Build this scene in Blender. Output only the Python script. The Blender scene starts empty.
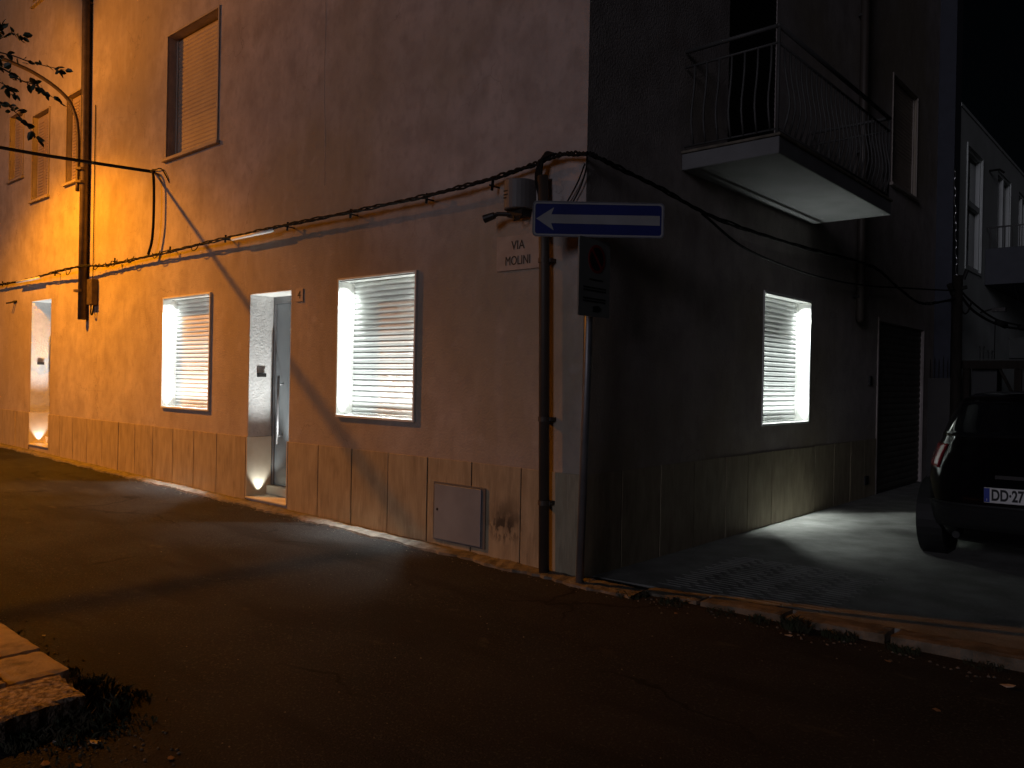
import bpy, bmesh, math, random
from mathutils import Vector, Matrix
random.seed(7)
S = bpy.context.scene
COL = S.collection
R = math.radians

# ------------------------------------------------------------------ camera, world, moon, exposure
cd = bpy.data.cameras.new("camera"); cam = bpy.data.objects.new("camera", cd); COL.objects.link(cam)
cd.sensor_fit = 'HORIZONTAL'; cd.sensor_width = 36.0
cd.lens = 800.9073 / 1024 * 36.0
cd.clip_start = 0.05; cd.clip_end = 2000
fw = Vector((-0.6612, 0.7502, -0.0026)).normalized()
rt = Vector((0.7501, 0.6611, 0.0196)); rt = (rt - fw * rt.dot(fw)).normalized()
up = rt.cross(fw)
m = Matrix((rt, up, -fw)).transposed().to_4x4()
m.translation = Vector((3.6332, -4.9339, 1.5))
cam.matrix_world = m
S.camera = cam

MOON_DIR = Vector((0.14, -1.0, 0.20)).normalized()        # from the scene towards the moon / town glow
el = math.asin(MOON_DIR.z); az = math.atan2(MOON_DIR.x, MOON_DIR.y)
W = bpy.data.worlds.new("World"); S.world = W; W.use_nodes = True
wn = W.node_tree.nodes; wl_ = W.node_tree.links
sky = wn.new('ShaderNodeTexSky'); sky.sky_type = 'NISHITA'; sky.sun_disc = False
sky.sun_elevation = el; sky.sun_rotation = az
wl_.new(sky.outputs[0], wn['Background'].inputs[0]); wn['Background'].inputs[1].default_value = 0.00022
sl = bpy.data.lights.new("moon_light", 'SUN'); sun = bpy.data.objects.new("moon_light", sl); COL.objects.link(sun)
sl.energy = 0.25; sl.angle = R(16); sl.color = (0.88, 0.85, 1.0)
sun.rotation_euler = (-MOON_DIR).to_track_quat('-Z', 'Y').to_euler(); sun.location = (2, -20, 12)
S.view_settings.view_transform = 'Standard'; S.view_settings.look = 'None'
S.view_settings.exposure = 0.0; S.view_settings.gamma = 1.0
S.view_settings.use_curve_mapping = False

STRIP_W = 7.0
WINDOW_W = 9.0
GROUND_W = 75.0      # watts of one window downlight
SILL_W = 5.5
DOOR_W = 8.0
LAMP_K = 16.0

# ------------------------------------------------------------------ materials
def mat(name, col, rough=0.8, metal=0.0, col2=None, scale=6.0, stretch=(1, 1, 1), bump=0.0, bscale=60.0, spec=0.5,
        emit=None, estr=0.0, detail=6.0, contrast=(0.35, 0.65), bdist=0.01):
    M = bpy.data.materials.new(name); M.use_nodes = True
    n = M.node_tree.nodes; l = M.node_tree.links; b = n['Principled BSDF']
    b.inputs['Base Color'].default_value = (*col, 1); b.inputs['Roughness'].default_value = rough
    b.inputs['Metallic'].default_value = metal; b.inputs['Specular IOR Level'].default_value = spec
    if emit:
        b.inputs['Emission Color'].default_value = (*emit, 1); b.inputs['Emission Strength'].default_value = estr
    tc = n.new('ShaderNodeTexCoord'); mp = n.new('ShaderNodeMapping'); l.new(tc.outputs['Object'], mp.inputs[0])
    mp.inputs['Scale'].default_value = stretch
    if col2 is None:
        col2 = tuple(c * 0.85 for c in col)
    nz = n.new('ShaderNodeTexNoise'); nz.inputs['Scale'].default_value = scale; nz.inputs['Detail'].default_value = detail
    l.new(mp.outputs[0], nz.inputs['Vector'])
    rp = n.new('ShaderNodeValToRGB'); rp.color_ramp.elements[0].position = contrast[0]; rp.color_ramp.elements[1].position = contrast[1]
    rp.color_ramp.elements[0].color = (*col2, 1); rp.color_ramp.elements[1].color = (*col, 1)
    l.new(nz.outputs[0], rp.inputs[0]); l.new(rp.outputs[0], b.inputs['Base Color'])
    if bump:
        nb = n.new('ShaderNodeTexNoise'); nb.inputs['Scale'].default_value = bscale; nb.inputs['Detail'].default_value = 5
        l.new(tc.outputs['Object'], nb.inputs['Vector'])
        bp = n.new('ShaderNodeBump'); bp.inputs['Strength'].default_value = bump; bp.inputs['Distance'].default_value = bdist
        l.new(nb.outputs[0], bp.inputs['Height']); l.new(bp.outputs[0], b.inputs['Normal'])
    M['out'] = rp.name
    return M

def overlay(M, col, scale, stretch, lo, hi, amt=1.0, detail=5.0, seed=0.0, center=None, rad=(1, 1, 1)):
    """mix a second colour over the base colour where a noise (optionally inside an ellipsoid) is high"""
    n = M.node_tree.nodes; l = M.node_tree.links; b = n['Principled BSDF']
    src = b.inputs['Base Color'].links[0].from_socket
    tc = n.new('ShaderNodeTexCoord'); mp = n.new('ShaderNodeMapping'); l.new(tc.outputs['Object'], mp.inputs[0])
    mp.inputs['Scale'].default_value = stretch; mp.inputs['Location'].default_value = (seed, seed * 1.7, seed * .3)
    nz = n.new('ShaderNodeTexNoise'); nz.inputs['Scale'].default_value = scale; nz.inputs['Detail'].default_value = detail
    l.new(mp.outputs[0], nz.inputs['Vector'])
    mr = n.new('ShaderNodeMapRange'); mr.inputs['From Min'].default_value = lo; mr.inputs['From Max'].default_value = hi
    mr.inputs['To Max'].default_value = amt
    l.new(nz.outputs[0], mr.inputs['Value'])
    fac = mr.outputs[0]
    if center:
        m2 = n.new('ShaderNodeMapping'); m2.vector_type = 'TEXTURE'
        m2.inputs['Location'].default_value = center; m2.inputs['Scale'].default_value = rad
        l.new(tc.outputs['Object'], m2.inputs[0])
        vl = n.new('ShaderNodeVectorMath'); vl.operation = 'LENGTH'; l.new(m2.outputs[0], vl.inputs[0])
        m3 = n.new('ShaderNodeMapRange'); m3.inputs['From Min'].default_value = 1.0; m3.inputs['From Max'].default_value = 0.35
        l.new(vl.outputs['Value'], m3.inputs['Value'])
        mu = n.new('ShaderNodeMath'); mu.operation = 'MULTIPLY'; l.new(fac, mu.inputs[0]); l.new(m3.outputs[0], mu.inputs[1])
        fac = mu.outputs[0]
    mx = n.new('ShaderNodeMixRGB'); l.new(fac, mx.inputs[0]); l.new(src, mx.inputs[1]); mx.inputs[2].default_value = (*col, 1)
    l.new(mx.outputs[0], b.inputs['Base Color'])

PL = mat('plaster', (0.50, 0.445, 0.425), 0.92, col2=(0.36, 0.315, 0.295), scale=2.6, bump=0.55, bscale=48, detail=12, contrast=(.32, .66), spec=.2)
overlay(PL, (0.36, 0.30, 0.21), 0.32, (1, 1, 1), 0.47, 0.60, 0.75, seed=3.1)            # broad ochre weathering
overlay(PL, (0.56, 0.49, 0.46), 3.0, (1.4, 1.4, 0.35), 0.54, 0.74, 0.3, seed=8.0)         # pale vertical runs
overlay(PL, (0.25, 0.21, 0.17), 4.2, (1.2, 1.2, 0.7), 0.56, 0.80, 0.45, seed=1.3)          # grime
overlay(PL, (0.30, 0.26, 0.24), 13, (1, 1, .7), 0.50, 0.72, 0.4, detail=8, seed=6.6)
overlay(PL, (0.60, 0.54, 0.52), 5.5, (1, 1, 1), 0.60, 0.72, 0.2, detail=9, seed=12.0)
FARP = mat('far_render', (0.72, 0.76, 0.73), 0.9, col2=(0.6, 0.64, 0.6), scale=1.2, bump=.15, bscale=40, spec=.2)
TRAV = mat('travertine', (0.42, 0.35, 0.235), 0.7, col2=(0.29, 0.24, 0.16), scale=5.5, stretch=(2.0, 2.0, 0.6), bump=.2, bscale=90, detail=9, contrast=(.3, .68))
overlay(TRAV, (0.12, 0.09, 0.06), 6.0, (1.2, 1.2, 0.45), 0.58, 0.78, 0.5, seed=5.0)
overlay(TRAV, (0.50, 0.42, 0.30), 22, (3, 3, .25), 0.5, 0.75, 0.6, seed=2.0)
overlay(TRAV, (0.03, 0.027, 0.025), 30, (1, 1, .5), 0.46, 0.56, 0.9, seed=1.0, center=(-0.76, 0, 0.30), rad=(.22, .3, .16))
overlay(TRAV, (0.05, 0.045, 0.04), 8, (1, 1, 1), 0.35, 0.6, 0.6, seed=4.0, center=(-0.74, 0, 0.38), rad=(.26, .3, .2))
MARB = mat('marble', (0.70, 0.66, 0.55), 0.5, col2=(0.58, 0.54, 0.43), scale=5, detail=8)
ROUGH = mat('rough_render', (0.60, 0.60, 0.60), 0.9, col2=(0.52, .52, .52), scale=14, bump=.8, bscale=42, spec=.05, bdist=.012)
ASPH = mat('asphalt', (0.030, 0.031, 0.033), 0.9, col2=(0.018, 0.0185, 0.020), scale=1.3, bump=1.0, bscale=95, detail=10, spec=.2, bdist=.012)
overlay(ASPH, (0.075, 0.072, 0.068), 70, (1, 1, 1), 0.55, 0.68, 0.85, seed=2.2)
overlay(ASPH, (0.012, 0.011, 0.010), 1.6, (.35, 1.4, 1), 0.52, 0.62, 0.6, seed=6.0)
overlay(ASPH, (0.07, 0.06, 0.05), 2.6, (1, 2, 1), 0.66, 0.74, 0.7, seed=9.0)
def cracks(M, col, scale, width, amt, warp=.25, seed=0.0):
    n = M.node_tree.nodes; l = M.node_tree.links; b = n['Principled BSDF']; src = b.inputs['Base Color'].links[0].from_socket
    tc = n.new('ShaderNodeTexCoord'); nz = n.new('ShaderNodeTexNoise'); nz.inputs['Scale'].default_value = 2.5; nz.inputs['Detail'].default_value = 6
    l.new(tc.outputs['Object'], nz.inputs['Vector'])
    ma = n.new('ShaderNodeVectorMath'); ma.operation = 'MULTIPLY_ADD'; l.new(nz.outputs['Color'], ma.inputs[0]); ma.inputs[1].default_value = (warp * 2,) * 3; l.new(tc.outputs['Object'], ma.inputs[2])
    mp = n.new('ShaderNodeMapping'); mp.inputs['Location'].default_value = (seed, seed, 0); l.new(ma.outputs[0], mp.inputs[0])
    vo = n.new('ShaderNodeTexVoronoi'); vo.feature = 'DISTANCE_TO_EDGE'; vo.inputs['Scale'].default_value = scale; l.new(mp.outputs[0], vo.inputs['Vector'])
    mr = n.new('ShaderNodeMapRange'); mr.inputs['From Min'].default_value = width; mr.inputs['From Max'].default_value = width * .3; mr.inputs['To Max'].default_value = amt
    l.new(vo.outputs['Distance'], mr.inputs['Value'])
    n2 = n.new('ShaderNodeTexNoise'); n2.inputs['Scale'].default_value = .8; l.new(tc.outputs['Object'], n2.inputs['Vector'])
    m2 = n.new('ShaderNodeMapRange'); m2.inputs['From Min'].default_value = .48; m2.inputs['From Max'].default_value = .58; l.new(n2.outputs[0], m2.inputs['Value'])
    mu = n.new('ShaderNodeMath'); mu.operation = 'MULTIPLY'; l.new(mr.outputs[0], mu.inputs[0]); l.new(m2.outputs[0], mu.inputs[1])
    mx = n.new('ShaderNodeMixRGB'); l.new(mu.outputs[0], mx.inputs[0]); l.new(src, mx.inputs[1]); mx.inputs[2].default_value = (*col, 1); l.new(mx.outputs[0], b.inputs['Base Color'])
cracks(ASPH, (.006, .006, .006), .55, .012, .85)
cracks(PL, (.20, .17, .15), .7, .004, .55, .4, 3.0)
CEM = mat('cement', (0.21, 0.19, 0.165), 0.9, col2=(0.10, 0.09, 0.075), scale=14, bump=.8, bscale=60, detail=8)
KERB = mat('kerbstone', (0.22, 0.185, 0.14), 0.85, col2=(0.10, 0.085, 0.06), scale=9, bump=.6, bscale=70, detail=9)
GRAN = mat('granite', (0.56, 0.44, 0.33), 0.9, col2=(0.20, 0.15, 0.11), scale=38, bump=1.0, bscale=48, detail=6, contrast=(.4, .6), bdist=.02)
SLABM = mat('paving_slab', (0.52, 0.41, 0.29), 0.9, col2=(0.36, 0.28, 0.20), scale=11, bump=.6, bscale=60, detail=9)
overlay(SLABM, (0.10, 0.08, 0.06), 7, (1, 1, 1), .55, .7, .7, seed=3)
CONC = mat('concrete', (0.30, 0.30, 0.28), 0.85, col2=(0.18, 0.18, 0.165), scale=3, bump=.35, bscale=70, detail=9)
overlay(CONC, (0.12, 0.12, 0.11), 3.5, (1, 1, 1), .5, .75, .45, seed=4, detail=10)
overlay(CONC, (0.42, 0.42, 0.39), 60, (1, 1, 1), .58, .72, .5, seed=5)
STEEL = mat('grey_steel', (0.26, 0.26, 0.27), 0.45, 0.6, col2=(0.2, .2, .21))
WHITEM = mat('white_metal', (0.78, 0.78, 0.75), 0.5, col2=(0.7, .7, .67))
SHUT = mat('shutter_slats', (0.60, 0.61, 0.60), 0.6, col2=(0.54, .55, .54), scale=3)
SHUT2 = mat('shutter_tan', (0.45, 0.36, 0.28), 0.6, col2=(0.38, .3, .24), scale=3)
FRAMEM = mat('painted_frame', (0.42, 0.36, 0.31), 0.7)
DOORM = mat('door_grey', (0.24, 0.265, 0.28), 0.42, 0.15, col2=(0.21, .23, .245), scale=3)
DARKM = mat('dark_metal', (0.035, 0.032, 0.03), 0.5, 0.5)
BROWNP = mat('brown_pipe', (0.07, 0.055, 0.045), 0.55, 0.2)
POLEM = mat('lamp_pole_paint', (0.13, 0.10, 0.075), 0.55, 0.3, col2=(.08, .06, .045), scale=12)
CABM = mat('cable_rubber', (0.014, 0.013, 0.012), 0.85, spec=.2)
BLUE = mat('sign_blue', (0.010, 0.018, 0.14), 0.4, col2=(.008, .015, .11))
SIGNW = mat('sign_white', (0.30, 0.30, 0.31), 0.4)
SIGNP = mat('sign_panel', (0.22, 0.23, 0.22), 0.5)
RED = mat('sign_red', (0.30, 0.02, 0.02), 0.4)
BLACK = mat('black_paint', (0.012, 0.012, 0.012), 0.6)
HATCH = mat('hatch_paint', (0.29, 0.32, 0.37), 0.5, .1, col2=(.24, .27, .31), scale=4)
PLAQ = mat('plaque_stone', (0.46, 0.38, 0.32), 0.7, col2=(0.38, .31, .26), scale=8)
SLAB = mat('balcony_render', (0.21, 0.21, 0.21), 0.85, col2=(.17, .17, .17), scale=3, bump=.2)
GLASS = mat('dark_glass', (0.01, 0.011, 0.013), 0.08)
WOOD = mat('dark_wood', (0.028, 0.022, 0.018), 0.9, spec=.2, col2=(.016, .013, .010), scale=6, stretch=(4, 4, .5))
RUSTY = mat('garage_metal', (0.13, 0.125, 0.10), 0.6, .3, col2=(.09, .085, .07), scale=6)
CARP = mat('car_paint', (0.006, 0.005, 0.006), 0.10, 0.0, spec=.4)
CARP.node_tree.nodes['Principled BSDF'].inputs['Coat Weight'].default_value = 0.0
TAIL = mat('tail_lens', (0.30, 0.012, 0.02), 0.2)
TAILC = mat('tail_clear', (0.07, 0.02, 0.02), 0.15)
RUB = mat('tyre_rubber', (0.008, 0.008, 0.008), 0.85, bump=.3)
RIM = mat('wheel_rim', (0.28, 0.28, 0.29), 0.35, .8)
PLATE = mat('plate_white', (0.86, 0.85, 0.83), 0.45)
PLATEB = mat('plate_blue', (0.02, 0.05, 0.4), 0.45)
BARK = mat('bark', (0.09, 0.065, 0.045), 0.9, col2=(.05, .035, .025), scale=18, stretch=(1, 1, .3), bump=.8, bscale=30)
LEAF = mat('leaf', (0.035, 0.055, 0.02), 0.5, col2=(.02, .035, .012), scale=6)
WEED = mat('weed', (0.035, 0.05, 0.018), 0.8, col2=(.05, .04, .02), scale=8)
PAPER = mat('paper', (0.55, 0.50, 0.45), 0.9)
DRYL = mat('dry_leaf', (0.28, 0.16, 0.08), 0.9)
CRATE = mat('crate_plastic', (0.05, 0.055, 0.05), 0.7)
LAMPG = mat('lamp_glass', (0.9, 0.5, 0.15), 0.3, emit=(1.0, 0.42, 0.05), estr=20)
FIX = mat('fixture', (0.5, 0.5, 0.5), 0.4, .5)

# ------------------------------------------------------------------ mesh helpers
def wloc(o):
    v = Vector((0, 0, 0))
    while o:
        v += o.location + o.matrix_parent_inverse.translation if o.parent else o.location
        o = o.parent
    return v

class MB:
    def __init__(s): s.bm = bmesh.new()
    def box(s, a, b):
        lo = [min(a[i], b[i]) for i in range(3)]; hi = [max(a[i], b[i]) for i in range(3)]
        v = [s.bm.verts.new((x, y, z)) for x in (lo[0], hi[0]) for y in (lo[1], hi[1]) for z in (lo[2], hi[2])]
        for f in ((0, 1, 3, 2), (4, 6, 7, 5), (0, 4, 5, 1), (2, 3, 7, 6), (0, 2, 6, 4), (1, 5, 7, 3)):
            s.bm.faces.new([v[i] for i in f])
        return s
    def quadbox(s, base, top):
        """prism between two quads (lists of 4 points)"""
        v = [s.bm.verts.new(p) for p in base]; w = [s.bm.verts.new(p) for p in top]
        n = len(v)
        s.bm.faces.new(v); s.bm.faces.new(w[::-1])
        for i in range(n): s.bm.faces.new((v[i], v[(i + 1) % n], w[(i + 1) % n], w[i]))
        return s
    def prism(s, pts, off):
        o = Vector(off); return s.quadbox(pts, [Vector(p) + o for p in pts])
    def tube(s, pts, r, n=10, cap=True):
        pts = [Vector(p) for p in pts]; rs = r if isinstance(r, (list, tuple)) else [r] * len(pts)
        prev = None; rings = []
        t0 = (pts[1] - pts[0]).normalized()
        u = t0.orthogonal().normalized()
        for i, p in enumerate(pts):
            t = (pts[min(i + 1, len(pts) - 1)] - pts[max(i - 1, 0)]).normalized()
            u = (u - t * u.dot(t)).normalized(); w = t.cross(u)
            rings.append([s.bm.verts.new(p + (u * math.cos(a) + w * math.sin(a)) * rs[i]) for a in [2 * math.pi * k / n for k in range(n)]])
        for a, b in zip(rings, rings[1:]):
            for k in range(n): s.bm.faces.new((a[k], a[(k + 1) % n], b[(k + 1) % n], b[k]))
        if cap: s.bm.faces.new(rings[0][::-1]); s.bm.faces.new(rings[-1])
        return s
    def build(s, name, mt, parent=None, smooth=False, bevel=0.0, label=None):
        bmesh.ops.remove_doubles(s.bm, verts=s.bm.verts, dist=1e-5) if False else None
        bmesh.ops.recalc_face_normals(s.bm, faces=s.bm.faces)
        me = bpy.data.meshes.new(name); s.bm.to_mesh(me); s.bm.free()
        for p in me.polygons: p.use_smooth = smooth
        return link(name, me, mt, parent, bevel, label)

def link(name, me, mt, parent=None, bevel=0.0, label=None):
    o = bpy.data.objects.new(name, me); COL.objects.link(o)
    me.materials.append(mt)
    if parent:
        o.parent = parent; o.matrix_parent_inverse = Matrix.Translation(-wloc(parent))
    if bevel:
        b = o.modifiers.new('bevel', 'BEVEL'); b.width = bevel; b.segments = 2; b.limit_method = 'ANGLE'
    if label: o['label'] = label
    return o

def tag(o, label=None, cat=None, group=None, kind=None):
    if label: o['label'] = label
    if cat: o['category'] = cat
    if group: o['group'] = group
    if kind: o['kind'] = kind
    return o
def thing(name, loc, label, cat, group=None):
    o = bpy.data.objects.new(name, None); COL.objects.link(o); o.location = loc; o.empty_display_size = .2
    return tag(o, label, cat, group)

def smoothpath(pts, n=8):
    pts = [Vector(p) for p in pts]; out = []
    P = [pts[0] * 2 - pts[1]] + pts + [pts[-1] * 2 - pts[-2]]
    for i in range(1, len(P) - 2):
        a, b, c, d = P[i - 1:i + 3]
        for k in range(n):
            t = k / n
            out.append(0.5 * ((2 * b) + (c - a) * t + (2 * a - 5 * b + 4 * c - d) * t * t + (3 * b - a - 3 * c + d) * t ** 3))
    out.append(pts[-1]); return out

LW = lambda u, n, z: (u, -n, z)       # left facade (y = 0, faces -Y)
RW = lambda u, n, z: (n, u, z)        # right facade (x = 0, faces +X)
def slope(x): return -0.011 * x if x < 0 else 0.0

def spot(name, loc, target, watts, parent, size=120, blend=.5, color=(0.92, 1.0, 0.97), rad=.012):
    L = bpy.data.lights.new(name, 'SPOT'); L.energy = watts; L.spot_size = R(size); L.spot_blend = blend
    L.color = color; L.shadow_soft_size = rad
    o = bpy.data.objects.new(name, L); COL.objects.link(o)
    o.rotation_euler = (Vector(target) - Vector(loc)).to_track_quat('-Z', 'Y').to_euler()
    o.location = loc
    if parent: o.parent = parent; o.matrix_parent_inverse = Matrix.Translation(-wloc(parent))
    return o

def strip(name, loc, target, length, watts, parent, mapf, spread=40):
    L = bpy.data.lights.new(name, 'AREA'); L.shape = 'RECTANGLE'; L.size = length; L.size_y = .02; L.energy = watts; L.spread = R(spread)
    L.color = (0.92, 1.0, 0.97)
    o = bpy.data.objects.new(name, L); COL.objects.link(o)
    z = (Vector(loc) - Vector(target)).normalized(); x = (Vector(mapf(1, 0, 0)) - Vector(mapf(0, 0, 0))).normalized(); y = z.cross(x)
    o.rotation_euler = Matrix((x, y, z)).transposed().to_euler(); o.location = loc
    o.parent = parent; o.matrix_parent_inverse = Matrix.Translation(-wloc(parent))
    return o

# ------------------------------------------------------------------ ground, kerbs, pavements
bm = bmesh.new()
xs = [-150, -40, -16, -8, -4, -2, -1, 0, 2, 6, 20, 150]; ys = [-150, -20, -6, -3, -1, 0, 20, 150]
vv = [[bm.verts.new((x, y, slope(max(x, -40)))) for y in ys] for x in xs]
for i in range(len(xs) - 1):
    for j in range(len(ys) - 1):
        bm.faces.new((vv[i][j], vv[i + 1][j], vv[i + 1][j + 1], vv[i][j + 1]))
g = MB(); g.bm.free(); g.bm = bm
tag(g.build('road', ASPH), kind='structure')

# rough cement footing where the left facade meets the road
bm = bmesh.new(); rows = []
x = -15.8
while x < 0.60:
    e = 0.18 + 0.02 * math.sin(x * 7.3) + random.uniform(-.018, .018)
    z = slope(x)
    rows.append([bm.verts.new((x, 0.02, z + .030 + random.uniform(-.006, .006))),
                 bm.verts.new((x, -e * .55, z + .026 + random.uniform(-.006, .006))),
                 bm.verts.new((x, -e, z + .019 + random.uniform(-.006, .005))), bm.verts.new((x, -e - .01, z - .02))])
    x += 0.06
for a, b in zip(rows, rows[1:]):
    for k in range(3): bm.faces.new((a[k], b[k], b[k + 1], a[k + 1]))
g = MB(); g.bm.free(); g.bm = bm
tag(g.build('footing_strip', CEM), kind='structure')

def rough_block(mb, quad, zfun, zbot, nx=8, ny=8, jit=.007, zj=.003, rnd=.010):
    """stone block with worn edges: quad = 4 plan corners, zfun(x, y) top height"""
    q = [Vector((p[0], p[1])) for p in quad]; c = sum(q, Vector((0, 0))) / 4
    G = []
    for i in range(nx + 1):
        row = []
        for j in range(ny + 1):
            u, v = i / nx, j / ny
            p = (q[0] * (1 - u) + q[1] * u) * (1 - v) + (q[3] * (1 - u) + q[2] * u) * v
            edge = i in (0, nx) or j in (0, ny)
            z = zfun(p.x, p.y) + random.uniform(-zj, zj)
            if edge:
                p = p + (c - p).normalized() * random.uniform(0, jit); z -= rnd * random.uniform(.5, 1.2)
            row.append(mb.bm.verts.new((p.x, p.y, z)))
        G.append(row)
    for i in range(nx):
        for j in range(ny): mb.bm.faces.new((G[i][j], G[i + 1][j], G[i + 1][j + 1], G[i][j + 1]))
    ring = [G[i][0] for i in range(nx)] + [G[nx][j] for j in range(ny)] + [G[i][ny] for i in range(nx, 0, -1)] + [G[0][j] for j in range(ny, 0, -1)]
    low = [mb.bm.verts.new((v.co.x, v.co.y, zbot)) for v in ring]
    for k in range(len(ring)): mb.bm.faces.new((ring[k], ring[(k + 1) % len(ring)], low[(k + 1) % len(ring)], low[k]))

# right hand forecourt (concrete, slightly tilted) and its kerb
zc = lambda x: 0.006 + 0.02 * x
kf = lambda x: -0.03 + 0.05 * x          # front of the kerb
fc = MB()
X0, X1 = 0.0, 9.0
fc.quadbox([(0.012, kf(0) + .193, -.1), (X1, kf(X1) + .193, -.1), (X1, 40, -.1), (0.012, 40, -.1)],
           [(0.012, kf(0) + .193, zc(0)), (X1, kf(X1) + .193, zc(X1)), (X1, 40, zc(X1)), (0.012, 40, zc(0))])
# grooved non-slip ramp strips pressed in the concrete
tag(fc.build('forecourt', CONC), kind='structure')
gs = MB()
for i in range(22):
    y0 = .30 + i * .062
    for j in range(5):
        xa = .50 + j * .25 + .05 * (i % 2); xb = xa + .21
        gs.quadbox([(xa, y0, zc(xa) - .002), (xb, y0, zc(xb) - .002), (xb, y0 + .036, zc(xb) - .002), (xa, y0 + .036, zc(xa) - .002)],
                   [(xa + .01, y0 + .010, zc(xa) + .004), (xb - .01, y0 + .010, zc(xb) + .004), (xb - .01, y0 + .026, zc(xb) + .004), (xa + .01, y0 + .026, zc(xa) + .004)])
tag(gs.build('forecourt_ribs', CONC), kind='structure')
kb = MB(); x = 0.55
for L in (.46, .58, .62, .88, .95, 1.0, 1.0, 1.0, 1.0):
    a, b = x, min(x + L - .02, 9)
    dz = random.uniform(-.006, .008); dy = random.uniform(-.012, .012)
    rough_block(kb, [(a, kf(a) + dy), (b, kf(b) + dy), (b, kf(b) + .195), (a, kf(a) + .195)], lambda x_, y_: zc(x_) + .013 + dz, -.05, 14, 5, .012, .003, .010)
    x += L
tag(kb.build('kerb', KERB, smooth=False), kind='structure')

# opposite pavement, bottom left
pv = MB(); zz = lambda x: slope(x) + .10
xr = -0.42; ri = 0
while xr > -10:
    w = (.40, .62, .55, .60)[ri % 4]; yy = -3.45
    for k in range(5):
        d = (.27 if k == 0 else .46)
        dz = random.uniform(-.006, .006); z0_ = zz(xr - w / 2)
        rough_block(pv, [(xr - w + .006, yy - d + .006), (xr - .006, yy - d + .006), (xr - .006, yy - .004), (xr - w + .006, yy - .004)], lambda x_, y_: z0_ + dz, -.05, 10, 8, .010, .002, .008)
        yy -= d
    xr -= w; ri += 1
tag(pv.build('pavement', SLABM), kind='structure')
gk = MB(); yy = -3.50
for k, d in enumerate((.55, .9, .9, .9)):
    y0, y1 = yy - d + .01, yy
    sh = .16 * 0
    x1a, x1b = (-.05, -.10) if k == 0 else (.0, -.02)
    pts = [(-.40, y1 - .01), (-.20, y1), (-.10, y1 - .04), (-.055, y1 - .12), (.0, y0), (-.385, y0)] if k == 0 else [(-.385, y1), (.0, y1), (.03, y0), (-.36, y0)]
    q4 = [(-.40, y0), (.0, y0), (-.065, y1 - .02), (-.40, y1 - .01)] if k == 0 else [(-.385, y0), (.03, y0), (.0, y1), (-.385, y1)]
    rough_block(gk, q4, lambda x_, y_: .098, -.05, 16, 16, .006, .004, .010)
    yy -= d
tag(gk.build('pavement_edge', GRAN), kind='structure')

# ------------------------------------------------------------------ corner house
house = thing('corner_house', (0, 0, 0), 'plastered corner house with stone plinth, lit window recesses and two street doors', 'house')
HT = 9.8; LX = -16.0; RY = 10.4

LIT = [(-6.92, -5.65, 1.065, 2.53), (-3.075, -1.885, 1.11, 2.51)]
DOORS = [(-4.78, -3.93, 0.10, 2.46), (-11.93, -11.0, 0.24, 2.75)]
UPW = [(-6.92, -5.60, 4.38, 6.0), (-10.43, -9.72, 4.57, 5.97), (-12.0, -11.23, 4.50, 5.97), (-13.2, -12.5, 5.02, 6.2), (-12.1, -11.2, 7.95, 9.3)]
RLIT = [(3.2, 4.515, 1.08, 2.53)]
RGAR = (7.05, 9.33, 0.0, 2.47)
RUP = (7.48, 8.71, 4.52, 6.1)
RBD = (2.3, 3.4, 3.58, 5.9)

def wall(mapf, u0, u1, z0, z1, holes, depth):
    us = sorted({u0, u1, *[h[0] for h in holes], *[h[1] for h in holes]}); zs = sorted({z0, z1, *[h[2] for h in holes], *[h[3] for h in holes]})
    w = MB(); V = {}
    def v(a, n, b):
        k = (round(a, 4), round(n, 4), round(b, 4))
        if k not in V: V[k] = w.bm.verts.new(mapf(a, n, b))
        return V[k]
    for i in range(len(us) - 1):
        for j in range(len(zs) - 1):
            cu, cz = (us[i] + us[i + 1]) / 2, (zs[j] + zs[j + 1]) / 2
            hit = any(h[0] < cu < h[1] and h[2] < cz < h[3] for h in holes)
            if not hit:
                w.bm.faces.new((v(us[i], 0, zs[j]), v(us[i + 1], 0, zs[j]), v(us[i + 1], 0, zs[j + 1]), v(us[i], 0, zs[j + 1])))
    for k, h in enumerate(holes):
        d = -depth[k]
        c = [(h[0], h[2]), (h[1], h[2]), (h[1], h[3]), (h[0], h[3])]
        for a, b in zip(c, c[1:] + c[:1]):
            w.bm.faces.new([w.bm.verts.new(mapf(*p)) for p in ((a[0], 0, a[1]), (b[0], 0, b[1]), (b[0], d, b[1]), (a[0], d, a[1]))])
        w.bm.faces.new([w.bm.verts.new(mapf(p[0], d, p[1])) for p in c])
    return w

wl = wall(LW, LX, 0, -.15, HT, LIT + DOORS + UPW, [.20] * 2 + [.42] * 2 + [.20] * 5)
me = wl.build('facade', PL, house)
wr = wall(RW, 0, RY, -.15, HT, RLIT + [RGAR, RUP, RBD], [.20, .05, .07, .015])
wr.build('facade', PL, house)
bk = MB(); bk.box((LX, .5, HT - .02), (-.5, RY, HT - .2)); bk.box((LX, RY - .02, -.15), (-.0, RY, HT)); bk.box((LX, 0.002, -.15), (LX + .02, RY, HT))
bk.box((LX, .002, HT - .2), (-.002, RY, HT + .12))
bk.build('roof', PL, house)
pil = MB().box((0.003, 9.98, -.05), (.26, 10.38, HT)); pil.build('pilaster', mat('pilaster_paint', (.05, .055, .075), .8, bump=.2), house)
sc = MB(); pts = [(-3.415, -.001, 5.9), (-3.40, -.001, 5.2), (-3.41, -.001, 4.6), (-3.375, -.001, 4.0), (-3.36, -.001, 3.5)]
sc.tube([(p[0], .006, p[2]) for p in pts], [.008, .011, .01, .011, .008], 10); sc.build('plaster_seam', PLAQ, house, smooth=True)

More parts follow.
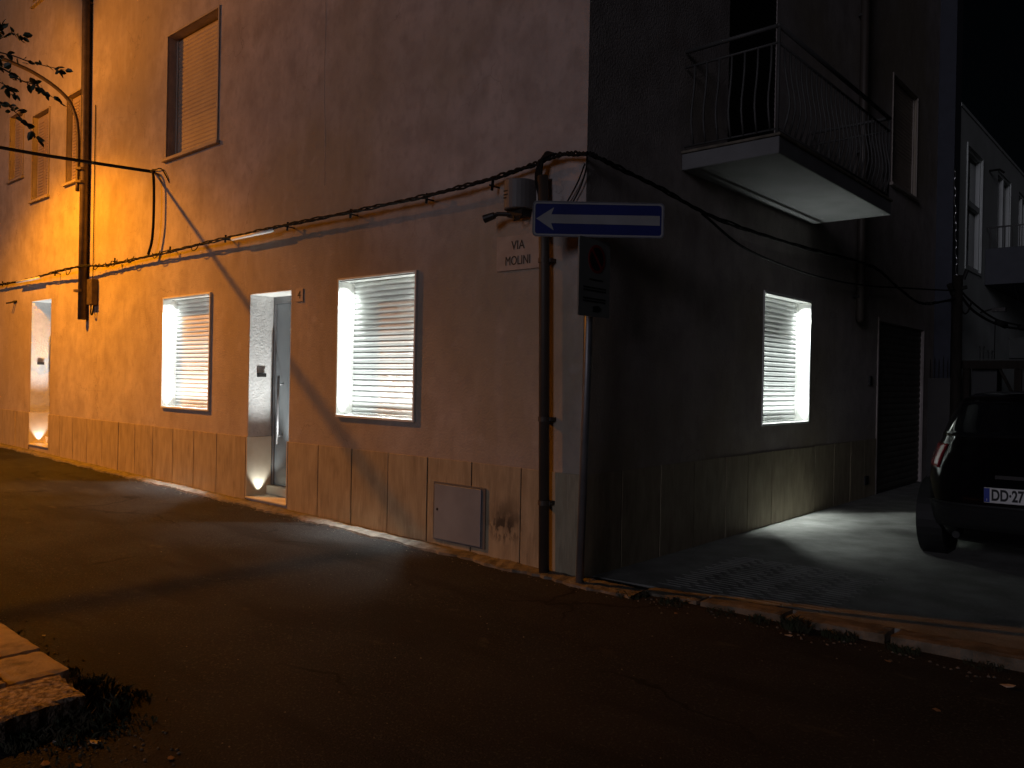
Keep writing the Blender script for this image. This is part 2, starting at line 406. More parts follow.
# plinth panels
GROUT = mat('grout', (0.02, 0.016, 0.012), .95)
JL = [-15.9, -15.2, -14.6, -13.9, -13.3, -12.6, -11.94]
JL2 = [-10.99, -10.5, -9.95, -9.387, -8.828, -8.25, -7.709, -7.155, -6.58, -6.019, -5.448, -4.785]
JL3 = [-3.925, -3.367, -2.804, -2.245, -1.696, -1.143, -.584, .016]
def plinth(js, mapf, top, outer=.016):
    p = MB()
    for a, b in zip(js, js[1:]):
        t = outer + random.uniform(-.002, .002)
        p.box(mapf(a + .006, .0055, -.1), mapf(b - .006, t, top + random.uniform(-.003, .003)))
    return p
for js in (JL, JL2, JL3):
    plinth(js, LW, .806).build('plinth', TRAV, house, bevel=.003)
    MB().box(LW(js[0] + .004, -.005, -.1), LW(js[-1] - .004, .0045, .80)).build('grout', GROUT, house)
MB().box(RW(.002, -.005, -.1), RW(7.02, .0045, .795)).build('grout', GROUT, house)
plinth([.0, .55, 1.15, 1.75, 2.384, 2.878, 3.471, 4.045, 4.711, 5.348, 5.95, 6.5, 7.03], RW, .80).build('plinth', TRAV, house, bevel=.004)

# roller shutter sheet with convex slats
def shutter(mapf, h, n, pitch=.055, amp=.013, flat_from=None):
    u0, u1, z0, z1 = h
    s = MB(); prof = []
    z = z1; zs = []
    while z > z0 + .001:
        p = min(pitch, z - z0)
        for t, o in ((0.0, -.004), (.08, .0), (.3, .75), (.55, 1.0), (.8, .75), (.94, .15)):
            zz_ = z - p * t
            a = amp * (0.35 if flat_from and zz_ < flat_from else 1)
            prof.append((zz_, n + a * o if o > 0 else n + o * (amp / .007)))
        z -= p
    prof.append((z0, n))
    A = [s.bm.verts.new(mapf(u0, q, zq)) for zq, q in prof]; B = [s.bm.verts.new(mapf(u1, q, zq)) for zq, q in prof]
    for i in range(len(prof) - 1): s.bm.faces.new((A[i], B[i], B[i + 1], A[i + 1]))
    return s

def lit_window(mapf, h, proud=.028):
    u0, u1, z0, z1 = h; t = .022; dpt = .19
    fr = MB()
    fr.box(mapf(u0 + .001, -dpt, z0 + .001), mapf(u0 + t, proud, z1 - .001)); fr.box(mapf(u1 - t, -dpt, z0 + .001), mapf(u1 - .001, proud, z1 - .001))
    fr.box(mapf(u0 + t, -dpt, z1 - t), mapf(u1 - t, proud, z1 - .001))
    w = fr.build('window', WHITEM, house, bevel=.003, label='window in a lit recess with a pale roller shutter')
    MB().box(mapf(u0 + t, -dpt, z0 + .001), mapf(u1 - t, proud + .003, z0 + .026)).build('sill', WHITEM, w, bevel=.003)
    shutter(mapf, (u0 + t + .022, u1 - t - .022, z0 + .028, z1 - t - .003), -.165).build('shutter', SHUT, w, smooth=True)
    MB().box(mapf(u0 + t, -.185, z0 + .027), mapf(u0 + t + .022, -.142, z1 - t - .002)).build('guide_rail', WHITEM, w)
    gd = MB(); gd.box(mapf(u1 - t - .022, -.185, z0 + .027), mapf(u1 - t, -.142, z1 - t - .002))
    gd.build('guide_rail', WHITEM, w)
    um = (u0 + u1) / 2; wid = u1 - u0 - 2 * t - .03
    MB().box(mapf(u0 + t + .01, -.006, z1 - t - .012), mapf(u1 - t - .01, .018, z1 - t - .001)).build('light_strip', FIX, w)
    strip('lintel_strip_light', mapf(um, max(proud - .022, -.01), z1 - t - .016), mapf(um, max(proud - .022, -.01), z0), wid, STRIP_W, house, mapf)
    MB().box(mapf(u0 + t + .01, -.085, z0 + .027), mapf(u1 - t - .01, -.060, z0 + .036)).build('light_strip', FIX, w)
    strip('sill_strip_light', mapf(um, -.045, z0 + .040), mapf(um, -.06, z1), wid, SILL_W, house, mapf, 110)
    for s_, uu in ((1, u0 + .115), (-1, u1 - .115)):
        MB().tube([mapf(uu, -.072, z1 - t - .0125), mapf(uu, -.072, z1 - t - .022)], .018, 12).build('downlight', FIX, w)
        spot('window_downlight', mapf(uu, -.072, z1 - t - .03), mapf(uu - s_ * .85, .25, z1 - 2.5), WINDOW_W, house, size=104, blend=1.0)
        spot('window_downlight', mapf(uu, -.072, z1 - t - .03), mapf(uu - s_ * .40, .34, z1 - 2.5), GROUND_W, house, size=62, blend=.9)
    return w
for h in LIT: lit_window(LW, h)
lit_window(RW, RLIT[0], .012)

def upper_window(mapf, h, style, dn=-.13):
    u0, u1, z0, z1 = h
    fr = MB(); t = .03
    fr.box(mapf(u0 - t, .003, z1), mapf(u1 + t, .02, z1 + t)); fr.box(mapf(u0 - t, .003, z0), mapf(u0, .02, z1)); fr.box(mapf(u1, .003, z0), mapf(u1 + t, .02, z1))
    w = fr.build('window', FRAMEM, house, bevel=.004)
    MB().box(mapf(u0 - .07, -.15, z0 - .045), mapf(u1 + .07, .05, z0 - .002)).build('sill', FRAMEM, w, bevel=.006)
    if style == 'roller':
        shutter(mapf, (u0 + .03, u1 - .03, z0 + .01, z1 - .01), dn, .055, .006, z0 + .52).build('shutter', SHUT2, w, smooth=True)
        MB().box(mapf(u0, dn - .012, z0 + .002), mapf(u0 + .03, dn + .02, z1 - .002)).build('guide_rail', FRAMEM, w); gd = MB(); gd.box(mapf(u1 - .03, dn - .012, z0 + .002), mapf(u1, dn + .02, z1 - .002))
        gd.build('guide_rail', FRAMEM, w)
    else:
        mid = (u0 + u1) / 2
        for a, b in ((u0 + .015, mid - .008), (mid + .008, u1 - .015)):
            lf = MB(); lf.box(mapf(a, -.10, z0 + .01), mapf(b, -.07, z1 - .01))
            zz_ = z0 + .09
            while zz_ < z1 - .1:
                lf.box(mapf(a + .05, -.07, zz_), mapf(b - .05, -.06, zz_ + .028)); zz_ += .05
            lf.build('shutter', SHUT2, w)
for h, s_ in zip(UPW, ('roller', 'leaf', 'leaf', 'leaf', 'leaf')): upper_window(LW, h, s_)
upper_window(RW, RUP, 'roller', -.052)

# doors in deep lit recesses
def street_door(h, lab):
    u0, u1, z0, z1 = h; d = .33
    dr = MB(); zd = z0 + .13
    dr.box(LW(u0 + .05, -d - .05, zd), LW(u1 - .05, -d, z1 - .09))
    D = dr.build('door', DOORM, house, bevel=.004, label=lab)
    fr = MB()
    fr.box(LW(u0 + .004, -d - .06, z0 + .13), LW(u0 + .05, -d + .02, z1 - .005)); fr.box(LW(u1 - .05, -d - .06, z0 + .13), LW(u1 - .004, -d + .02, z1 - .005))
    fr.box(LW(u0 + .05, -d - .06, z1 - .09), LW(u1 - .05, -d + .02, z1 - .005))
    fr.build('door_frame', STEEL, D, bevel=.003)
    hd = MB(); uh = u0 + .21
    hd.tube([LW(uh, -d + .07, z0 + .62), LW(uh, -d + .07, z0 + 1.42)], .016, 12)
    hd.tube([LW(uh, -d, z0 + .72), LW(uh, -d + .07, z0 + .72)], .010, 8); hd.tube([LW(uh, -d, z0 + 1.32), LW(uh, -d + .07, z0 + 1.32)], .010, 8)
    hd.build('handle', STEEL, D, smooth=True)
    st = MB(); st.box(LW(u0 + .004, -d + .02, z0 + .022), LW(u1 - .004, -.245, z0 + .128)); st.build('step', MARB, D, bevel=.008)
    fl = MB(); fl.box(LW(u0 + .004, -d, z0 + .002), LW(u1 - .004, .022, z0 + .022)); fl.build('threshold', MARB, D, bevel=.005)
    # jamb cladding: marble below, rough render above
    for s_, uu in ((1, u0), (-1, u1)):
        MB().box(LW(uu + s_ * .002, -d + .025, z0 + .023), LW(uu + s_ * .022, -.004 + .02, .805)).build('jamb_plinth', MARB, D, bevel=.004)
        MB().box(LW(uu + s_ * .002, -d + .025, .807), LW(uu + s_ * .010, -.002, z1 - .004)).build('jamb_render', ROUGH, D)
    MB().box(LW(u0 + .012, -d + .02, z1 - .003), LW(u1 - .012, -.002, z1 - .012)).build('soffit', WHITEM, D)
    MB().box(LW(u0 + .0105, -.20, z0 + 1.40), LW(u0 + .055, -.10, z0 + 1.445)).build('intercom', BLACK, D, bevel=.004)
    MB().tube([LW(u0 + .10, -.15, z0 + .022), LW(u0 + .10, -.15, z0 + .026)], .035, 16).build('uplight_and_fill_disc', FIX, D)
    spot('door_uplight_and_fill', LW(u0 + .070, -.14, z0 + .035), LW(u0 + .07, -.15, z1), DOOR_W * 1.3, house, size=76, blend=.6, color=(1, 1, .93), rad=.015)
    spot('door_uplight_and_fill', LW(u1 - .12, -.13, z0 + .04), LW(u0 + .06, -.16, z1), DOOR_W * 32, house, size=52, blend=1.0, color=(.97, 1, .96), rad=.02)  # fill spot added by the far jamb to brighten the upper reveal
    MB().tube([LW(u1 - .12, -.13, z0 + .022), LW(u1 - .12, -.13, z0 + .026)], .035, 16).build('uplight_and_fill_disc', FIX, D)  # disc added on the floor beneath the fill spot
street_door(DOORS[0], 'grey metal street door with a long bar handle')
street_door(DOORS[1], 'grey metal street door at the orange lit end')

# utility hatch in the plinth
hm = MB().box((-1.58, -.034, .10), (-1.01, -.012, .585)).build('meter_hatch', HATCH, house, bevel=.003, label='grey metal meter hatch set in the stone plinth')
hf = MB()
for a, b in (((-1.60, -.026, .085), (-1.582, -.017, .60)), ((-1.008, -.026, .085), (-.965, -.0185, .60)), ((-1.582, -.026, .588), (-1.008, -.017, .602)), ((-1.582, -.026, .085), (-1.008, -.017, .098))):
    hf.box(a, b)
hf.build('hatch_frame', STEEL, hm)
MB().tube([(-1.54, -.034, .36), (-1.54, -.037, .36)], .012, 12).build('lock', BLACK, hm)

# garage shutter on the right facade, vent
u0, u1, z0, z1 = RGAR
gd = shutter(RW, (u0 + .02, u1 - .02, z0 + .02, z1 - .02), -.032, .09, .010).build('garage_shutter', RUSTY, house, smooth=True)
gf = MB(); gf.box(RW(u0 - .05, .003, 0), RW(u0, .018, z1 + .05)); gf.box(RW(u1, .003, 0), RW(u1 + .05, .018, z1 + .05)); gf.box(RW(u0, .003, z1), RW(u1, .018, z1 + .05))
gf.build('garage_frame', PL, gd, bevel=.004)
MB().box(RW(6.64, .002, 1.55), RW(6.73, .03, 1.68)).build('switch_box', BLACK, house, bevel=.005)
MB().box(RW(6.50, .017, .18), RW(6.64, .035, .30)).build('vent_cover', BLACK, house, bevel=.004)

# balcony on the right facade
by0, by1, bx, bz0, bz1 = 1.42, 4.43, .90, 3.42, 3.565
bal = MB().box((0.003, by0, bz0), (bx, by1, bz1)).build('balcony', SLAB, house, bevel=.01)
MB().box((0.004, by0 - .015, bz1 + .001), (bx + .015, by1 + .015, bz1 + .025)).build('coping', KERB, bal, bevel=.006)
rl = MB(); zt = bz1 + .92
for z, r in ((zt, .02), (zt - .14, .012)):
    rl.tube([(0.01, by0 + .03, z), (bx - .03, by0 + .03, z)], r, 8); rl.tube([(bx - .03, by0 + .01, z), (bx - .03, by1 - .01, z)], r, 8)
    rl.tube([(bx - .03, by1 - .03, z), (0.01, by1 - .03, z)], r, 8)
for p in ((bx - .03, by0 + .03), (bx - .03, by1 - .03)): rl.tube([(p[0], p[1], bz1 + .02), (p[0], p[1], zt)], .014, 8)
rl.tube([(0.01, by0 + .03, bz1 + .07), (bx - .03, by0 + .03, bz1 + .07), (bx - .03, by1 - .03, bz1 + .07)], .01, 6)
RAILM = mat('rail_paint', (0.085, 0.083, 0.08), .6, .1)
rl.build('railing', RAILM, bal, smooth=True)
def baluster(p, out):
    o = Vector(out); b = Vector(p)
    prof = [(0.07, 0), (.17, .030), (.27, .050), (.37, .045), (.50, .02), (.62, .003), (.78, 0)]
    MB().tube([b + Vector((0, 0, z)) + o * k for z, k in prof], .010, 6).build('baluster', RAILM, bal, smooth=True)
for k in range(7): baluster((.10 + k * .118, by0 + .03, bz1), (0, -1, 0))
for k in range(24): baluster((bx - .03, by0 + .15 + k * .118, bz1), (1, 0, 0))
for k in range(7): baluster((.10 + k * .118, by1 - .03, bz1), (0, 1, 0))
bd = shutter(RW, (RBD[0] + .02, RBD[1] - .02, RBD[2] + .01, RBD[3] - .02), -.008, .055, .004).build('balcony_shutter', DARKM, house, smooth=True)
# rainwater pipe on the right facade
MB().tube([(.075, 5.95, HT), (.075, 6.02, 2.42), (.075, 6.04, 2.40)], .055, 12).build('rainwater_pipe', BROWNP, house, smooth=True)
for z in (2.7, 4.6, 6.4): MB().box((0.003, 5.93, z), (.08, 6.10, z + .03)).build('pipe_clip', DARKM, house)

# ------------------------------------------------------------------ far building in the side street
far = thing('far_house', (.25, 17, 0), 'pale flat roofed house further down the side street behind the utility pole', 'house')
FX = .25
FW = [(10.95, 12.1, 3.70, 5.83), (13.55, 14.9, 4.3, 5.95), (15.8, 16.9, 4.3, 5.95), (19.0, 20.2, 3.7, 5.9), (18.5, 20.5, .1, 2.3)]
FM = lambda u, n, z: (FX + n, u, z)
wall(FM, 10.40, 24, -.1, 6.38, FW, [.16] * 5).build('facade', FARP, far)
fb = MB(); fb.box((FX - 9, 10.40, 6.2), (FX - .002, 24, 6.36)); fb.box((FX - 9, 10.405, -.1), (FX - .002, 10.42, 6.3)); fb.box((FX - 9, 23.98, -.1), (FX - .002, 24, 6.3))
fb.box((FX - .02, 10.4, 6.385), (FX + .015, 24, 6.44)); fb.build('roof', FARP, far)
for i, h in enumerate(FW):
    f = MB(); u0, u1, z0, z1 = h; t = .06
    f.box(FM(u0, -.12, z0), FM(u0 + t, -.02, z1)); f.box(FM(u1 - t, -.12, z0), FM(u1, -.02, z1)); f.box(FM(u0 + t, -.12, z1 - t), FM(u1 - t, -.02, z1)); f.box(FM(u0 + t, -.12, z0), FM(u1 - t, -.02, z0 + t))
    if i == 0:
        f.box(FM(u0 + t, -.12, 4.82), FM(u1 - t, -.02, 4.92))
        f.box(FM(u0 - .06, .003, z0 - .05), FM(u1 + .06, .02, z0 - .003)); f.box(FM(u0 - .06, .003, z1 + .003), FM(u1 + .06, .02, z1 + .05))
        f.box(FM(u0 - .06, .003, z0), FM(u0 - .003, .02, z1)); f.box(FM(u1 + .003, .003, z0), FM(u1 + .06, .02, z1))
    else:
        f.box(FM((u0 + u1) / 2 - .05, -.12, z0 + t), FM((u0 + u1) / 2 + .05, -.02, z1 - t))
    w = f.build('window', FARP, far)
    MB().box(FM(u0 + .01, -.10, z0 + .01), FM(u1 - .01, -.09, z1 - .01)).build('pane', GLASS, w)
fbal = MB().box((FX + .003, 12.5, 3.53), (FX + 1.0, 18.2, 4.22)).build('balcony', mat('far_balcony_paint', (.08, .085, .10), .8), far, bevel=.01)
rr = MB()
for z in (4.62,): rr.tube([(FX + .02, 12.53, z), (FX + .96, 12.53, z), (FX + .96, 18.1, z)], .018, 6)
k = 0
while k < 8: rr.tube([(FX + .08 + k * .12, 12.53, 4.2), (FX + .08 + k * .12, 12.53, 4.62)], .010, 6); k += 1
y = 12.6
while y < 18: rr.tube([(FX + .96, y, 4.2), (FX + .96, y, 4.62)], .010, 6); y += .12
rr.build('railing', RAILM, fbal)
MB().tube([(FX, 12.7, 5.75), (FX + .14, 12.9, 5.80), (FX + .2, 13.0, 5.75)], .02, 8).build('outdoor_tap', DARKM, far)
lb = MB(); lb.tube([(FX, 12.2, 2.98), (FX + .25, 12.2, 3.05)], .015, 6); lb.box((FX + .2, 12.14, 2.98), (FX + .42, 12.26, 3.05)); lb.build('wall_lamp', DARKM, far)

# ------------------------------------------------------------------ street lamp on the facade
lamp = thing('street_lamp', (-9.75, 0, 2.33), 'brown wall mounted street lamp pole with curved arm over the orange facade', 'street lamp')
px_ = -9.50
MB().tube([(px_ + .015, -.08, 2.33), (px_, -.08, 5.2), (px_ - .07, -.08, 9.9)], .058, 14).build('pole', POLEM, lamp, smooth=True)
arm = smoothpath([(px_ - .06, -.15, 4.3), (px_ - .07, -.15, 5.15), (px_ - .11, -.20, 5.52), (px_ - .16, -.33, 5.75), (px_ - .22, -.62, 5.94), (-9.75, -1.0, 6.05), (-9.75, -1.9, 6.16), (-9.75, -2.67, 6.17)], 8)
MB().tube(arm, .028, 12).build('arm', POLEM, lamp, smooth=True)
for z in (4.62, 4.42, 2.75): MB().tube([(px_ - .02, -.105, z), (px_ - .02, -.105, z + .035)], .085, 14).build('clamp', POLEM, lamp)
for z in (3.4, 4.78, 5.05, 7.2): MB().box((px_ - .012, -.09, z), (px_ + .02, .0, z + .03)).build('wall_bracket', POLEM, lamp)
hd = MB()
prof = [(-2.57, .05, .05), (-2.7, .10, .07), (-2.9, .17, .10), (-3.15, .16, .09), (-3.27, .06, .04)]
rings = []
for yy, hw, hh in prof:
    rings.append([hd.bm.verts.new((-9.75 + hw * math.cos(a), yy, 6.17 + max(0.0, hh * math.sin(a)))) for a in [2 * math.pi * k / 16 for k in range(16)]])
for a, b in zip(rings, rings[1:]):
    for k in range(16): hd.bm.faces.new((a[k], a[(k + 1) % 16], b[(k + 1) % 16], b[k]))
hd.build('lamp_head', POLEM, lamp, smooth=True)
bw = MB(); bmesh.ops.create_uvsphere(bw.bm, u_segments=16, v_segments=8, radius=.11, matrix=Matrix.Translation((-9.75, -2.95, 6.165)) @ Matrix.Diagonal((1, 1.5, .5, 1)))
bw.build('lamp_glass', LAMPG, lamp, smooth=True)
ies = bpy.data.texts.new("lamp_ies")
ang = [0, 20, 40, 55, 62, 68, 75, 80, 85, 90, 100, 120, 150, 180]; val = [2300, 2300, 2150, 1850, 1200, 480, 280, 270, 300, 340, 330, 260, 140, 0]
ies.write("IESNA:LM-63-1995\nTILT=NONE\n1 1000 1 %d 1 1 2 0 0 0\n1 1 100\n%s\n0\n%s\n" % (len(ang), " ".join(map(str, ang)), " ".join(map(str, val))))
Ld = bpy.data.lights.new('sodium_lamp', 'POINT'); Ld.shadow_soft_size = .06; Ld.energy = 1.0; Ld.color = (1.0, 0.315, 0.0)
Ld.use_nodes = True
n_ = Ld.node_tree.nodes; em = n_['Emission']; it = n_.new('ShaderNodeTexIES'); it.mode = 'INTERNAL'; it.ies = ies; it.inputs['Strength'].default_value = LAMP_K
Ld.node_tree.links.new(it.outputs[0], em.inputs['Strength'])
Lo = bpy.data.objects.new('sodium_lamp', Ld); COL.objects.link(Lo); Lo.location = (-9.75, -2.95, 6.0)
Lo.parent = lamp; Lo.matrix_parent_inverse = Matrix.Translation(-wloc(lamp))
# conduit and small connection box beside the pole
cb = thing('cable_box', (-9.18, 0, 2.5), 'small weathered connection box beside the foot of the lamp pole', 'cable box')
MB().box((-9.27, -.10, 2.54), (-9.08, -.003, 2.93)).build('box_body', POLEM, cb, bevel=.01)
cc = MB(); cc.tube([(-9.275, -.015, 5.6), (-9.27, -.015, 4.1), (-9.25, -.02, 3.3), (-9.22, -.03, 2.93)], .007, 8)
cc.tube(smoothpath([(-9.22, -.05, 2.55), (-9.2, -.06, 2.42), (-9.14, -.06, 2.40), (-9.12, -.05, 2.54)]), .012, 6)
cc.build('conduit', CABM, cb)

# ------------------------------------------------------------------ cables
def strand(mb, path, r, amp, ph, turns):
    pts = []
    N = len(path)
    for i, p in enumerate(path):
        t = i / (N - 1); a = ph + turns * 2 * math.pi * t
        pts.append(p + Vector((0, amp * math.cos(a), amp * math.sin(a) + .35 * amp * math.sin(a * .37 + ph))))
    mb.tube(pts, r, 6)
cab = MB()
base = [(-15.5, -.09, 3.13), (-13.65, -.09, 3.12), (-11.9, -.09, 3.11), (-9.55, -.165, 3.13), (-8.6, -.10, 3.09), (-7.1, -.09, 3.10), (-5.0, -.125, 3.12), (-3.6, -.125, 3.13), (-2.16, -.125, 3.13), (-1.2, -.125, 3.15), (-.55, -.09, 3.21), (-.2, -.10, 3.25), (.09, -.11, 3.21)]
P = smoothpath(base, 14)
for ph in (0, 2.1, 4.2): strand(cab, P, .009, .013, ph, 30)
# drop loop from the cross street cable
cab.tube(smoothpath([(-7.28, -.05, 4.26), (-7.14, -.09, 4.22), (-7.05, -.11, 4.05), (-7.04, -.11, 3.6), (-7.10, -.10, 3.3), (-7.20, -.10, 3.12)]), .018, 8)
cab.tube(smoothpath([(-7.28, -.03, 4.29), (-7.16, -.04, 4.27), (-7.02, -.03, 4.26), (-6.9, -.02, 4.15), (-6.83, -.004, 4.05)]), .008, 6)
for xk in (-13.2, -10.6, -8.3, -6.6, -5.2, -3.9, -2.8, -1.7, -.9):
    cab.tube([(xk, 0.0, 3.12), (xk, -.12, 3.12)], .008, 6); cab.tube([(xk, -.09, 3.08), (xk + .01, -.09, 3.17)], .012, 6)
for k in range(7):
    xk = random.uniform(-13, -4.6); cab.tube(smoothpath([(xk, -.09, 3.13), (xk + .06, -.10, 3.06), (xk + .16, -.10, 3.07), (xk + .22, -.09, 3.14)]), .006, 5)
cb0 = tag(cab.build('cable_bundle', CABM, smooth=True), 'twisted black cable bundle clipped along the orange left facade', 'cable')
MB().tube([(-4.98, -.125, 3.096), (-4.12, -.125, 3.102)], .020, 10).build('glint_sleeve', WHITEM, cb0, smooth=True)  # white tube added on the black cable to show the door uplight's glint
MB().tube([(-12.3, -.125, 3.09), (-11.2, -.125, 3.09)], .020, 10).build('glint_sleeve', WHITEM, cb0, smooth=True)  # same added white stretch for the glint above the left door
cab = MB()
base = [(.10, -.10, 3.21), (.15, .1, 3.17), (.14, .82, 3.13), (.13, 1.89, 3.05), (.14, 3.78, 3.06), (.16, 6.14, 3.13), (.2, 7.2, 2.95), (.28, 8.1, 2.80), (.40, 9.1, 2.92), (.46, 9.45, 3.0)]
P = smoothpath(base, 12)
for ph in (0, 2.1, 4.2): strand(cab, P, .009, .013, ph, 14)
P2 = smoothpath([(.12, 1.6, 3.05), (.10, 2.6, 2.86), (.10, 4.3, 2.80), (.12, 6.0, 2.86), (.2, 7.6, 2.98), (.35, 8.9, 3.07), (.46, 9.45, 3.12)], 8)
cab.tube(P2, .012, 6)
tag(cab.build('cable_bundle', CABM, smooth=True), 'sagging black cables along the dark right facade to the utility pole', 'cable')
cab = MB()
cab.tube(smoothpath([(-7.28, .0, 4.27), (-7.28, -.06, 4.26), (-7.30, -.9, 4.215), (-7.32, -1.83, 4.18), (-7.33, -3.6, 4.17), (-7.34, -5.6, 4.25), (-7.34, -7.5, 4.42)], 6), .021, 8)
tag(cab.build('overhead_cable', CABM, smooth=True), 'single black cable spanning across the street at upper left', 'cable')
up_ = MB(); up_.tube([(-7.34, -7.56, -.1), (-7.34, -7.56, 5.2)], [.11, .08], 12)
tag(up_.build('utility_pole', WOOD, smooth=True), 'wooden pole across the street holding the overhead cable', 'utility pole')

# ------------------------------------------------------------------ facade fittings
dp = thing('corner_pipe', (-.34, -.07, 0), 'dark brown cable pipe running up the facade near the house corner', 'pipe')
MB().tube([(-.275, -.08, .0), (-.335, -.08, 2.5), (-.365, -.08, 3.12)], .042, 14).build('pipe', BROWNP, dp, smooth=True)
for z, x in ((2.44, -.335), (1.2, -.305), (.55, -.29)):
    b_ = MB(); b_.box((x - .06, -.075, z), (x + .06, -.004, z + .03)); b_.tube([(x, -.08, z - .003), (x, -.08, z + .033)], .047, 14); b_.build('bracket', BROWNP, dp)
lp = MB()
for k in range(4):
    d = k * .018
    lp.tube(smoothpath([(-.40 + d, -.07, 2.95), (-.42 + d, -.10, 3.1), (-.37 + d, -.12, 3.22 + d), (-.28 + d, -.12, 3.26)]), .010, 6)
lp.tube(smoothpath([(-.12, -.03, 2.86), (-.02, -.04, 3.0), (.03, -.05, 3.12), (.06, -.08, 3.2)]), .006, 6)
lp.tube(smoothpath([(-.20, -.03, 2.84), (-.06, -.04, 3.02), (.02, -.05, 3.16)]), .006, 6)
lp.build('loose_cable', CABM, dp, smooth=True)

ab = thing('alarm_box', (-.62, -.1, 2.88), 'round fronted grey box with a short sensor arm under the cables', 'alarm box')
bd_ = MB(); pts = []
for k in range(13):
    a = math.pi * k / 12; pts.append((-.62 + .125 * math.cos(a), -.05 - .14 * math.sin(a), 2.885))
pts += [(-.745, -.005, 2.885), (-.495, -.005, 2.885)]
bd_.prism(pts, (0, 0, .235)); bd_.build('box_body', mat('alarm_plastic', (.17, .16, .155), .6), ab, bevel=.01)
tx = MB()
for z, w in ((3.02, .05), (2.99, .07), (2.965, .03)):
    tx.box((-.68, -.188, z), (-.68 + w, -.184, z + .010))
tx.build('label_print', BLACK, ab)
sb = MB(); sb.box((-.70, -.12, 2.83), (-.54, -.02, 2.884)); sb.tube([(-.66, -.1, 2.85), (-.77, -.15, 2.86), (-.83, -.17, 2.84)], .018, 10)
sb.tube([(-.80, -.16, 2.85), (-.885, -.19, 2.825)], [.028, .034], 12)
sb.tube([(-.62, -.12, 2.83), (-.60, -.14, 2.79), (-.55, -.13, 2.80), (-.54, -.1, 2.84)], .008, 6)
sb.build('sensor_arm', DARKM, ab)

def text_mesh(body, size, depth, mt, name, parent, M, align='CENTER', bold=0.0, sx=1.0):
    cu = bpy.data.curves.new(name, 'FONT'); cu.body = body; cu.size = size; cu.extrude = depth; cu.align_x = align; cu.align_y = 'CENTER'; cu.offset = bold
    t = bpy.data.objects.new('tmp', cu); COL.objects.link(t); bpy.context.view_layer.update()
    me = bpy.data.meshes.new_from_object(t.evaluated_get(bpy.context.evaluated_depsgraph_get()))
    bpy.data.objects.remove(t); me.transform(M @ Matrix.Diagonal((sx, 1, 1, 1))); me.materials.clear()
    return link(name, me, mt, parent)
def face_matrix(right, upv, loc):
    r = Vector(right).normalized(); u = Vector(upv).normalized(); n = r.cross(u)
    M = Matrix((r, u, n)).transposed().to_4x4(); M.translation = Vector(loc); return M

pq = thing('street_name_plaque', (-.65, 0, 2.56), 'stone street name plaque reading VIA MOLINI left of the corner pipe', 'street sign')
MB().box((-.90, -.016, 2.415), (-.395, -.003, 2.70)).build('plaque_slab', PLAQ, pq, bevel=.004)
text_mesh('VIA', .105, .0015, BLACK, 'lettering', pq, face_matrix((1, 0, 0), (0, 0, 1), (-.665, -.0175, 2.615)), sx=.9)
text_mesh('MOLINI', .105, .0015, BLACK, 'lettering', pq, face_matrix((1, 0, 0), (0, 0, 1), (-.665, -.0175, 2.49)), sx=.78)
hn = thing('house_number', (-3.76, 0, 2.38), 'small stone house number plate beside the middle door', 'house number')
MB().box((-3.835, -.013, 2.315), (-3.70, -.003, 2.455)).build('number_plate', PLAQ, hn, bevel=.004)
text_mesh('4', .12, .0012, BLACK, 'number', hn, face_matrix((1, 0, 0), (0, 0, 1), (-3.767, -.0145, 2.385)))
hk = thing('wall_hook', (-12.75, 0, 2.8), 'small metal hook with two pegs on the orange wall', 'hook')
k_ = MB(); k_.box((-12.85, -.02, 2.76), (-12.68, -.003, 2.80)); k_.tube([(-12.8, -.01, 2.78), (-12.8, -.14, 2.74)], .014, 8); k_.tube([(-12.72, -.01, 2.78), (-12.72, -.14, 2.74)], .014, 8)
k_.build('hook_plate', DARKM, hk)

# ------------------------------------------------------------------ sign post at the corner
sg = thing('sign_post', (.1, -.125, 0), 'grey sign post at the house corner with one way arrow and parking panel', 'sign post')
MB().tube([(.10, -.125, -.02), (.13, -.12, 1.6), (.135, -.12, 2.80)], .030, 14).build('post', STEEL, sg, smooth=True)
r_ = Vector((.75, .661, 0)).normalized(); nrm = Vector((.661, -.75, 0)).normalized(); c0 = Vector((.135, -.12, 2.70)) + nrm * .056 + r_ * .05
def rrect(w, h, rad, n=5):
    out = []
    for cx, cz, a0 in ((w / 2 - rad, h / 2 - rad, 0), (-w / 2 + rad, h / 2 - rad, 90), (-w / 2 + rad, -h / 2 + rad, 180), (w / 2 - rad, -h / 2 + rad, 270)):
        for k in range(n + 1):
            a = R(a0 + 90 * k / n); out.append((cx + rad * math.cos(a), cz + rad * math.sin(a)))
    return out
def onsign(p, d, c=c0, rr_=r_, nn=nrm): return c + rr_ * p[0] + Vector((0, 0, 1)) * p[1] + nn * d
def plate(pts, d0, d1, name, mt, parent, f=onsign):
    b = MB(); b.quadbox([f(p, d0) for p in pts], [f(p, d1) for p in pts]); return b.build(name, mt, parent)
def ringplate(outer, inner, d0, d1, name, mt, parent, f=onsign):
    b = MB(); n = len(outer)
    A, B, C, D = [[b.bm.verts.new(f(p, d)) for p in q] for q, d in ((outer, d0), (inner, d0), (outer, d1), (inner, d1))]
    for i in range(n):
        j = (i + 1) % n
        for q in ((A[i], A[j], B[j], B[i]), (C[i], D[i], D[j], C[j]), (A[i], C[i], C[j], A[j]), (B[i], B[j], D[j], D[i])): b.bm.faces.new(q)
    return b.build(name, mt, parent)
osn = plate(rrect(.955, .25, .03), -.01, .0, 'one_way_sign', BLUE, sg); osn['label'] = 'blue one way sign with white arrow pointing left'
